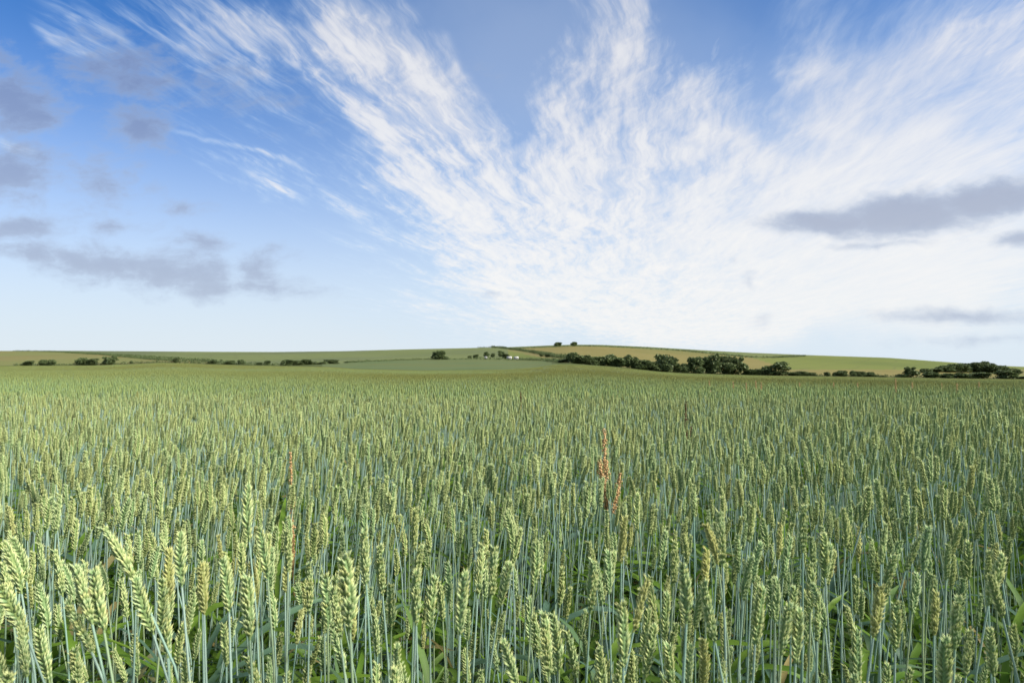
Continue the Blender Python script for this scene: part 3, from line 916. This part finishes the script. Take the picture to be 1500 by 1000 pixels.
# ears read off the photograph: tip and foot of the ear in pixels
EARS = [(27,904,42,1010),(51,915,74,1005),(0,938,12,1040),(58,791,63,860),(63,850,70,927),(14,786,33,875),(6,817,19,903),(40,830,46,897),(108,821,140,930),(130,829,157,943),(91,875,143,970),(94,817,110,888),
 (148,765,212,873),(176,844,187,912),(189,844,231,943),(244,842,235,932),(222,801,231,855),(233,775,253,835),(258,775,268,875),(204,787,207,844),(150,820,158,879),(167,947,187,1005),(108,949,130,1003),(199,932,201,998),
 (295,822,297,903),(77,885,91,943),(76,826,86,868),(354,706,366,799),(384,766,393,856),(331,811,336,904),(360,838,367,955),(363,955,390,1040),(390,961,398,1020),(423,802,423,853),(295,820,300,916),(399,856,402,928),
 (436,832,438,874),(375,799,380,868),(348,787,358,835),(505,802,514,946),(496,754,505,815),(486,853,501,949),(531,769,537,862),(552,793,561,877),(540,862,552,922),(574,850,573,928),(607,739,607,811),(606,829,610,922),
 (621,907,620,955),(621,790,627,838),(660,820,657,886),(645,847,649,916),(676,832,673,949),(681,946,687,1010),(709,817,711,883),(726,796,718,892),(745,820,730,895),(753,818,754,880),(789,904,784,958),(795,949,804,1010),
 (807,928,813,994),(832,919,846,998),(882,940,882,1030),(894,964,893,1040),(547,967,551,1050),(590,964,594,1050),(470,931,455,978),(471,826,474,880),(489,916,507,991),(870,817,864,904),(891,805,892,877),(882,826,882,892),
 (792,820,792,858),(1152,877,1143,976),(1170,886,1164,988),(1185,880,1177,949),(1131,844,1129,910),(1153,829,1155,877),(1164,829,1165,883),(1203,883,1197,928),(1114,913,1099,1002),(1192,943,1185,990),(1293,850,1278,940),
 (1314,874,1311,961),(1344,835,1335,904),(1369,862,1368,937),(1402,868,1398,967),(1414,835,1398,885),(1467,805,1446,892),(1435,868,1431,922),(1422,919,1414,997),(1404,760,1392,820),(1356,766,1353,844),(1347,778,1325,840),
 (1491,910,1482,988),(1296,967,1298,1040),(1243,751,1245,814),(1204,778,1209,850),(1059,895,1060,949),(1398,985,1398,1060),(1440,964,1437,1020),(1284,808,1287,856),(1114,802,1125,850),(1104,733,1095,799),(1176,736,1176,814),
 (913,873,913,998),(950,841,926,932),(954,844,952,896),(957,909,943,1000),(978,841,972,896),(977,938,984,1030),(1010,938,1006,1030),(1011,821,1004,932),(1032,873,1034,935),(1033,802,1033,870),(1063,893,1059,945),
 (889,802,892,875),(873,818,883,890),(1055,745,1059,836),(930,958,929,1020),(961,797,955,839),(1080,779,1081,844),(1090,818,1090,852),(1102,742,1098,800),(417,982,420,1050),(704,976,706,1040),(1065,990,1066,1060)]

stalks = []      # (tip, neck) world points
for x0, y0, x1, y1 in EARS:
    lpx = math.hypot(x1 - x0, y1 - y0)
    L = random.uniform(0.080, 0.092)
    d = F * L / lpx
    d = min(max(d, 0.62), 1.75)
    s0 = slope(x0, y0)
    top = ZC + s0[1] * d
    if top > 0.985:
        d = (ZC - 0.985) / -s0[1]
    elif top < 0.70:
        d = (ZC - 0.70) / -s0[1]
    s1 = slope(x1, y1)
    dy = random.uniform(-0.018, 0.018)
    tip = Vector((s0[0] * d, d, ZC + s0[1] * d))
    neck = Vector((s1[0] * (d + dy), d + dy, ZC + s1[1] * (d + dy)))
    neck = tip + (neck - tip) * (0.90 if lpx < 95 else 0.82)
    stalks.append((tip, neck))
feet = [(n.x, n.y) for _, n in stalks]
def clear_of(x, y, gap):
    return all((x - a) ** 2 + (y - b) ** 2 > gap * gap for a, b in feet)
D_NEAR = 1.62
tries = 0
while len(stalks) < 300 and tries < 20000:
    tries += 1
    d = math.sqrt(random.uniform(0.80 ** 2, D_NEAR ** 2))
    x = random.uniform(-0.79, 0.79) * d
    if not clear_of(x, d, 0.030):
        continue
    h = min(0.95, max(0.66, random.gauss(0.835, 0.055)))
    if (ZC - h) / d > 0.50:
        continue
    L = random.uniform(0.060, 0.088)
    lean = abs(random.gauss(0, 0.13))
    a = random.uniform(0, 6.28)
    ax_ = Vector((math.cos(a) * lean + 0.10 * x / d, math.sin(a) * lean, 1)).normalized()
    tip = Vector((x, d, h))
    neck = tip - ax_ * L
    stalks.append((tip, neck))
    feet.append((neck.x, neck.y))

def describe(tip, neck, ripe, leaves):
    """how a front stalk looks: height, tilt, ear length, yellowing"""
    ax_ = tip - neck
    lean = math.hypot(ax_.x, ax_.y) / ax_.length
    h = 'towering' if tip.z > 0.93 else 'tall' if tip.z > 0.875 else 'middling' if tip.z > 0.82 else 'shortish' if tip.z > 0.765 else 'very short'
    t = 'bowed far over' if lean > 0.42 else 'leaning' if lean > 0.24 else 'slightly tilted' if lean > 0.12 else 'straight upright'
    e = 'long' if ax_.length > 0.0855 else 'stubby' if ax_.length < 0.0735 else 'medium'
    c = 'yellowing' if ripe else 'pale green'
    f = {1: 'one leaf', 2: 'two leaves'}[leaves]
    return f'{h} front-row wheat stalk, {t}, with {e} {c} ear and {f}', f'{h} wheat stalks in the front rows, {t}'
def wheat_stalk(tip, neck, detailed, k):
    rg = random.Random(900 + k)
    axis = tip - neck
    L = axis.length
    lean = math.hypot(axis.x, axis.y) / L
    bx = neck.x - axis.x * 1.1 + rg.uniform(-0.02, 0.02)
    by = neck.y - axis.y * 1.1 + rg.uniform(-0.02, 0.03)
    root = Vector((bx, by, soil_z(bx, by)))
    ripe = rg.random() < 0.09
    leaves = rg.choice((1, 2, 2))
    lab, grp = describe(tip, neck, ripe, leaves)
    o = empty('wheat_stalk', root, label=lab, category='wheat', group=grp)
    loc = lambda p: Vector(p) - root
    path = stem_path((0, 0, -0.01), loc(neck), axis)
    radii = [0.0026, 0.0025, 0.0026, 0.0025, 0.0019, 0.0017, 0.0015, 0.0013]
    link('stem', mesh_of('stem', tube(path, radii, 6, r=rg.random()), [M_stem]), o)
    shade = rg.random()
    spin = rg.uniform(0, 6.28)
    sc = L / EAR_L
    fat = min(sc, 1.0) * rg.uniform(0.90, 1.08)
    rot = Matrix(rot_to(axis, spin).tolist()).to_euler()
    if detailed:
        b, rm = rg.choice(RACHIS)
        e = link('ear', rm, o)
        for i, (pos, d, side, size) in enumerate(ear_layout(rg, b)):
            s = link('spikelet', rg.choice(SPIKE_MESH), e)
            m = Matrix(rot_to(d, side).tolist()).to_4x4()
            m.translation = Vector(pos)
            s.matrix_local = m @ Matrix.Scale(size, 4)
            s['ripe'] = 1.0 if ripe else 0.0
            s['shade'] = shade
    else:
        e = link('ear', rg.choice(EAR_MESH), o)
    e['ripe'] = 1.0 if ripe else 0.0
    e['shade'] = shade
    e.location = loc(neck)
    e.rotation_euler = rot
    e.scale = (fat, fat, sc)
    for q in range(leaves):
        lf = link('leaf', rg.choice(LEAF_MESH), o)
        i = rg.choice((2, 3, 3, 4))
        lf.location = Vector(path[i])
        lf.rotation_euler = (0, 0, rg.uniform(0, 6.28))
        s = rg.uniform(0.8, 1.25)
        lf.scale = (s, s, s)

lpx_of = [((t - n).length * F / t.y, i) for i, (t, n) in enumerate(stalks)]
big = {i for l, i in sorted(lpx_of, reverse=True)[:90] if l > 66}
for i, (t, n) in enumerate(stalks):
    wheat_stalk(t, n, i in big, i)

# everything behind the front rows is one standing crop
MATS = [M_ear, M_stem, M_leaf]
lib = bpy.data.collections.new('wheat_crop_library')
def to_lib(name, tri):
    lib.objects.link(bpy.data.objects.new(name, mesh_of(name, tri, MATS)))

def as_mat(tri, m):
    return Tri(tri.v, tri.f, m, tri.t, tri.r)

def one_stalk(rg, eartri, sides, segs, leaves, h=None):
    h = h or rg.gauss(0.85, 0.02)
    lean = abs(rg.gauss(0, 0.14))
    a = rg.uniform(0, 6.28)
    d = Vector((math.cos(a) * lean, math.sin(a) * lean, 1)).normalized()
    L = EAR_L * rg.uniform(0.70, 0.98)
    neck = np.array((math.cos(a) * lean * 0.16, math.sin(a) * lean * 0.16, h - L))
    sc = L / EAR_L
    path = stem_path((0, 0, -0.02), neck, d, segs)
    parts = [as_mat(eartri.moved(rot_to(d, rg.uniform(0, 6.28)) * sc @ np.diag((1.04, 1.04, 1.0)), neck), 0),
             tube(path, [0.0025 if i < segs * 0.55 else 0.0015 for i in range(segs + 1)], sides, 1)]
    for q in range(leaves):
        i = rg.randint(max(1, int(segs * 0.3)), max(1, int(segs * 0.62)))
        w = rg.uniform(0, 6.28)
        m = np.array(((math.cos(w), -math.sin(w), 0), (math.sin(w), math.cos(w), 0), (0, 0, 1))) * rg.uniform(0.8, 1.25)
        parts.append(as_mat(rg.choice(LEAF_TRI).moved(m, path[i]), 2))
    return join(parts)

N_NEAR, N_LEAFY, N_MID, N_FAR = 14, 4, 4, 3
LITE = [ear(random.Random(160 + k), SPIKELETS_LITE, 0.02 + 0.05 * (k % 4)) for k in range(6)]
for k in range(N_NEAR):
    rg = random.Random(300 + k)
    to_lib('crop_%03d' % k, one_stalk(rg, LITE[k % 6], 5, 6, rg.choice((1, 2, 2))))
for k in range(N_LEAFY):                          # leafy side shoots without an ear
    rg = random.Random(400 + k)
    parts = [tube([(0, 0, -0.02), (0.01, 0, 0.25), (0.02, 0.01, 0.42)], [0.002, 0.0018, 0.001], 5, 1, [0, 0.2, 0.4])]
    for q in range(5):
        w = rg.uniform(0, 6.28)
        m = np.array(((math.cos(w), -math.sin(w), 0), (math.sin(w), math.cos(w), 0), (0, 0, 1))) * rg.uniform(0.9, 1.4)
        parts.append(as_mat(rg.choice(LEAF_TRI).moved(m, (0.01, 0, rg.uniform(0.15, 0.42)), r=rg.random()), 2))
    to_lib('crop_%03d' % (N_NEAR + k), join(parts))

def patch(seed, size, per_m2, make, nvar):
    rg = random.Random(seed)
    var = [make(rg) for _ in range(nvar)]
    n = int(size * size * per_m2)
    parts = []
    for i in range(n):
        w = rg.uniform(0, 6.28)
        s = max(0.8, min(1.12, rg.gauss(0.985, 0.055)))
        m = np.array(((math.cos(w), -math.sin(w), 0), (math.sin(w), math.cos(w), 0), (0, 0, 1))) * s
        parts.append(rg.choice(var).moved(m, (rg.uniform(-.5, .5) * size, rg.uniform(-.5, .5) * size, 0), r=rg.random()))
    return join(parts)

MID_S, FAR_S = 1.5, 4.0
EM = [ear_mid(random.Random(k)) for k in range(4)]
LEAF_TRI_FULL = LEAF_TRI
LEAF_TRI = [blade(L, w, dr, segs=3) for L, w, dr in ((0.20, 0.013, 1.5), (0.24, 0.015, 2.1), (0.26, 0.015, 1.2))]
for k in range(N_MID):
    to_lib('crop_%03d' % (N_NEAR + N_LEAFY + k), patch(500 + k, MID_S, 280, lambda rg: one_stalk(rg, rg.choice(EM), 3, 3, 1), 12))
for k in range(N_FAR):
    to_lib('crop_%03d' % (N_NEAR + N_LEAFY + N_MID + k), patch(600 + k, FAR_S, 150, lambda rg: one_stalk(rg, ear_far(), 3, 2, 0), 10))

pts, idx, rots, scl, tint = [], [], [], [], []
def ripe_and_far_shade(x, y):
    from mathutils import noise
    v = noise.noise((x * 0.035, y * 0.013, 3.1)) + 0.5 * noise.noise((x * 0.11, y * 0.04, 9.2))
    return min(1.0, max(0.0, 0.04 + 0.50 * v + 0.80 * min(1.0, max(0.0, (y - 4.5) / 22.0))))  # distance term darkens far ears for husk shading their simple shapes lack
def add(x, y, i, s, tilt=0.0):
    pts.append((x, y, soil_z(x, y)))
    idx.append(i)
    from mathutils import noise
    gust = 0.16 * (noise.noise((x * 0.55, y * 0.40, 8.3)) + 0.25)       # wind has pressed some patches over
    q = Quaternion((0.35, 0.94, 0), gust + random.gauss(0, tilt)) @ Quaternion((1, 0, 0), random.gauss(0, tilt)) @ Quaternion((0, 0, 1), random.uniform(0, 6.28))
    rots.append(tuple(q.to_euler()))
    from mathutils import noise
    scl.append(s * (1.0 + 0.035 * noise.noise((x * 0.45, y * 0.3, 1.7)) + 0.02 * noise.noise((x * 1.3, y * 1.1, 5.1))))
    tint.append(ripe_and_far_shade(x, y))

def lay(x, y):
    """tip the last patch to the slope of the ground"""
    e = 2.0
    nx = -(soil_z(x + e, y) - soil_z(x - e, y)) / (2 * e)
    ny = -(soil_z(x, y + e) - soil_z(x, y - e)) / (2 * e)
    q = Vector((0, 0, 1)).rotation_difference(Vector((nx, ny, 1)).normalized()) @ Quaternion((0, 0, 1), random.randrange(4) * math.pi / 2)
    rots[-1] = tuple(q.to_euler())

D_MID, D_FAR = 8.25, 45.0
HALF = 1.02                                        # half width of the built crop per metre ahead
area = HALF * D_MID ** 2
n_near = 0
for _ in range(int(area * 2 * 360)):
    y = random.uniform(-0.5, D_MID)
    w = HALF * max(y, 0) + 2.0
    x = random.uniform(-(HALF * D_MID + 2.0), HALF * D_MID + 2.0)
    if abs(x) > w:
        continue
    if x * x + y * y < 0.45 ** 2:
        continue
    hs = max(0.74, min(1.13, random.gauss(0.98, 0.07)))
    inside = abs(x) < 0.80 * y
    if y < D_NEAR and inside:
        # only leafy shoots and low tillers fill in between the front stalks
        if y > 0.85 and random.random() < 0.30:
            add(x, y, random.randrange(N_NEAR), random.uniform(0.74, 0.93), 0.06)
        continue
    add(x, y, random.randrange(N_NEAR), hs, 0.05)
for _ in range(int(area * 2 * 200)):
    y = random.uniform(0.3, D_MID)
    x = random.uniform(-1, 1) * (HALF * D_MID + 2.0)
    if abs(x) > HALF * y + 2.0 or x * x + y * y < 0.4 ** 2:
        continue
    add(x, y, N_NEAR + random.randrange(N_LEAFY), random.uniform(0.8, 1.35), 0.08)
y = D_MID + MID_S / 2
while y < D_FAR:
    half = HALF * y + 1
    x = -half
    while x < half:
        add(x, y, N_NEAR + N_LEAFY + random.randrange(N_MID), random.uniform(0.96, 1.04))
        lay(x, y)
        x += MID_S
    y += MID_S
y = y - MID_S / 2 + FAR_S / 2
while y < 400:
    half = HALF * y
    x = -half
    while x < half:
        if y < EDGE_D(px_of(x, y)) - FAR_S * 0.4:
            add(x, y, N_NEAR + N_LEAFY + N_MID + random.randrange(N_FAR), random.uniform(0.96, 1.05))
            lay(x, y)
        x += FAR_S
    y += FAR_S

pm = bpy.data.meshes.new('wheat_crop')
pm.from_pydata(pts, [], [])
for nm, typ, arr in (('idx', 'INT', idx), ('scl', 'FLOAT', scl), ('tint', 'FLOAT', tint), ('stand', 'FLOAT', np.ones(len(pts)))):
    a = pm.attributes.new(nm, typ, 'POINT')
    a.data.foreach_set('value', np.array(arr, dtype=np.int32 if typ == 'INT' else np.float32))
a = pm.attributes.new('rot', 'FLOAT_VECTOR', 'POINT')
a.data.foreach_set('vector', np.array(rots, dtype=np.float32).ravel())
crop = link('wheat_crop', pm, kind='stuff', label='dense green wheat crop standing behind the front rows', category='wheat')
for mt in MATS:
    pm.materials.append(mt)
gt = bpy.data.node_groups.new('wheat_crop_nodes', 'GeometryNodeTree')
gt.interface.new_socket('Geometry', in_out='INPUT', socket_type='NodeSocketGeometry')
gt.interface.new_socket('Geometry', in_out='OUTPUT', socket_type='NodeSocketGeometry')
gi, go = gt.nodes.new('NodeGroupInput'), gt.nodes.new('NodeGroupOutput')
ci = gt.nodes.new('GeometryNodeCollectionInfo')
ci.inputs['Collection'].default_value = lib
ci.inputs['Separate Children'].default_value = True
ci.inputs['Reset Children'].default_value = True
ip = gt.nodes.new('GeometryNodeInstanceOnPoints')
ip.inputs['Pick Instance'].default_value = True
def named(nm, typ):
    n = gt.nodes.new('GeometryNodeInputNamedAttribute')
    n.data_type = typ
    n.inputs['Name'].default_value = nm
    return n.outputs['Attribute']
er = gt.nodes.new('FunctionNodeEulerToRotation')
L_ = gt.links.new
L_(gi.outputs[0], ip.inputs['Points'])
L_(ci.outputs[0], ip.inputs['Instance'])
L_(named('idx', 'INT'), ip.inputs['Instance Index'])
L_(named('rot', 'FLOAT_VECTOR'), er.inputs[0])
L_(er.outputs[0], ip.inputs['Rotation'])
L_(named('scl', 'FLOAT'), ip.inputs['Scale'])
L_(ip.outputs[0], go.inputs[0])
md = crop.modifiers.new('crop', 'NODES')
md.node_group = gt

# ------------------------------------------------------------------ dock plants gone to seed among the wheat
def dock_colour(N):
    r = rnd_of(N)
    return N.mix(r, (0.44, 0.265, 0.115, 1), (0.64, 0.450, 0.230, 1))
def dock_dark_colour(N):
    r = rnd_of(N)
    return N.mix(r, (0.075, 0.045, 0.022, 1), (0.15, 0.085, 0.035, 1))
M_dock = plant_material('dock_seed', dock_colour, 0.8, 0.2)
M_dock_dark = plant_material('dock_seed_dark', dock_dark_colour, 0.8, 0.15)
M_dock_stem = plant_material('dock_stem', lambda N: N.mix(rnd_of(N), (0.16, 0.10, 0.04, 1), (0.20, 0.13, 0.05, 1)), 0.7, 0.0)

def seed_spray(path, n, spread, rg):
    path = np.asarray(path)
    parts = []
    base = Tri([(0, 0, -1), (1, 0, 0), (-0.5, 0.87, 0), (-0.5, -0.87, 0), (0, 0, 1)], [(0, 2, 1), (0, 3, 2), (0, 1, 3), (1, 2, 4), (2, 3, 4), (3, 1, 4)])
    for i in range(n):
        s = rg.random() * (len(path) - 1)
        k = min(int(s), len(path) - 2)
        whorl = round(s * 5) / 5.0
        k = min(int(whorl), len(path) - 2)
        c = path[k] + (path[k + 1] - path[k]) * (whorl - k)
        fall = 1 - 0.6 * s / (len(path) - 1)
        c = c + np.array([rg.gauss(0, spread * fall) for _ in range(2)] + [rg.gauss(0, spread * 0.6)])
        m = rot_to((rg.gauss(0, 1), rg.gauss(0, 1), rg.gauss(0, 1) + 0.1)) * rg.uniform(0.0026, 0.0050)
        parts.append(base.moved(m, c, r=rg.random()))
    return join(parts)

def dock(px, tip_py, d, branches, label, group, dark=False, size=1.0, cat='dock plant'):
    rg = random.Random(int(px * 7))
    sx, sz = slope(px, tip_py)
    root = Vector((sx * d, d, soil_z(sx * d, d)))
    H = ZC + sz * d - root.z
    o = empty('dock_plant', root, label=label, category=cat, group=group)
    path = [(0, 0, 0), (0.01, 0, H * 0.4), (-0.008, 0.005, H * 0.7), (-0.014, 0, H)]
    link('stem', mesh_of('dock_stem', tube(path, [0.0045, 0.004, 0.003, 0.0012], 6), [M_dock_stem]), o)
    mat = M_dock_dark if dark else M_dock
    top = [np.array(path[2]) * 0.55 + np.array(path[3]) * 0.45 + np.array((0, 0, (q - 3) * 0.012)) for q in range(0)]
    p2, p3 = np.array(path[2]), np.array(path[3])
    spray = [p2 + (p3 - p2) * s for s in np.linspace(0.15, 1.0, 7)]
    link('seed_head', mesh_of('dock_seed_head', seed_spray(spray, int(240 * size), 0.0080 * size, rg), [mat], False), o)
    for b in range(branches):
        a = (b + 0.3) * 2 * math.pi / max(branches, 1) + rg.uniform(-0.4, 0.4)
        z = H * rg.uniform(0.64, 0.74)
        r = rg.uniform(0.03, 0.055)
        q = [np.array((math.cos(a) * r * s, math.sin(a) * r * s, z + (0.12 + 0.02 * b) * s)) for s in (0.0, 0.3, 0.6, 0.8, 1.0)]
        br = link('branch', mesh_of('dock_branch', tube(q, [0.0022, 0.002, 0.0016, 0.0012, 0.0006], 5), [M_dock_stem]), o)
        link('seed_head', mesh_of('dock_seed_spray', seed_spray(q[1:], int(130 * size), 0.0065 * size, rg), [mat], False), br)
    for q in range(2):
        lf = link('leaf', LEAF_MESH[q], o)
        lf.location = (0, 0, H * (0.25 + 0.15 * q))
        lf.rotation_euler = (0, 0, rg.uniform(0, 6.28))
        lf.scale = (1.0, 2.6, 1.0)

dock(891, 630, 2.35, 4, 'large rusty seed head of a branched dock plant rising among the wheat', 'dock plants in the wheat', size=1.0)
dock(433, 664, 2.0, 1, 'slim reddish dock seed spike half hidden between wheat ears', 'dock plants in the wheat', size=0.45)
dock(765, 574, 6.2, 0, 'thin dark bare dock stem standing above the wheat', 'dock plants in the wheat', True, 0.8)
dock(1007, 590, 4.6, 2, 'small golden brown dock head just above the wheat tops', 'dock plants in the wheat', True, 1.0)
for n, (px, py, d) in enumerate(((1040, 556, 14), (1075, 557, 12), (1094, 559, 12.5), (1108, 556, 13), (1116, 558, 12), (1172, 558, 14), (1222, 558, 14), (1257, 559, 15), (1313, 553.5, 13), (1337, 558, 14), (1380, 559, 15), (1403, 560, 12), (1435, 557, 13))):
    dock(px, py + 2, d, 2, 'distant rusty dock head over the far wheat, ' + ORD[n] + ' outward from the tree belt', 'distant dock plants', size=1.5)
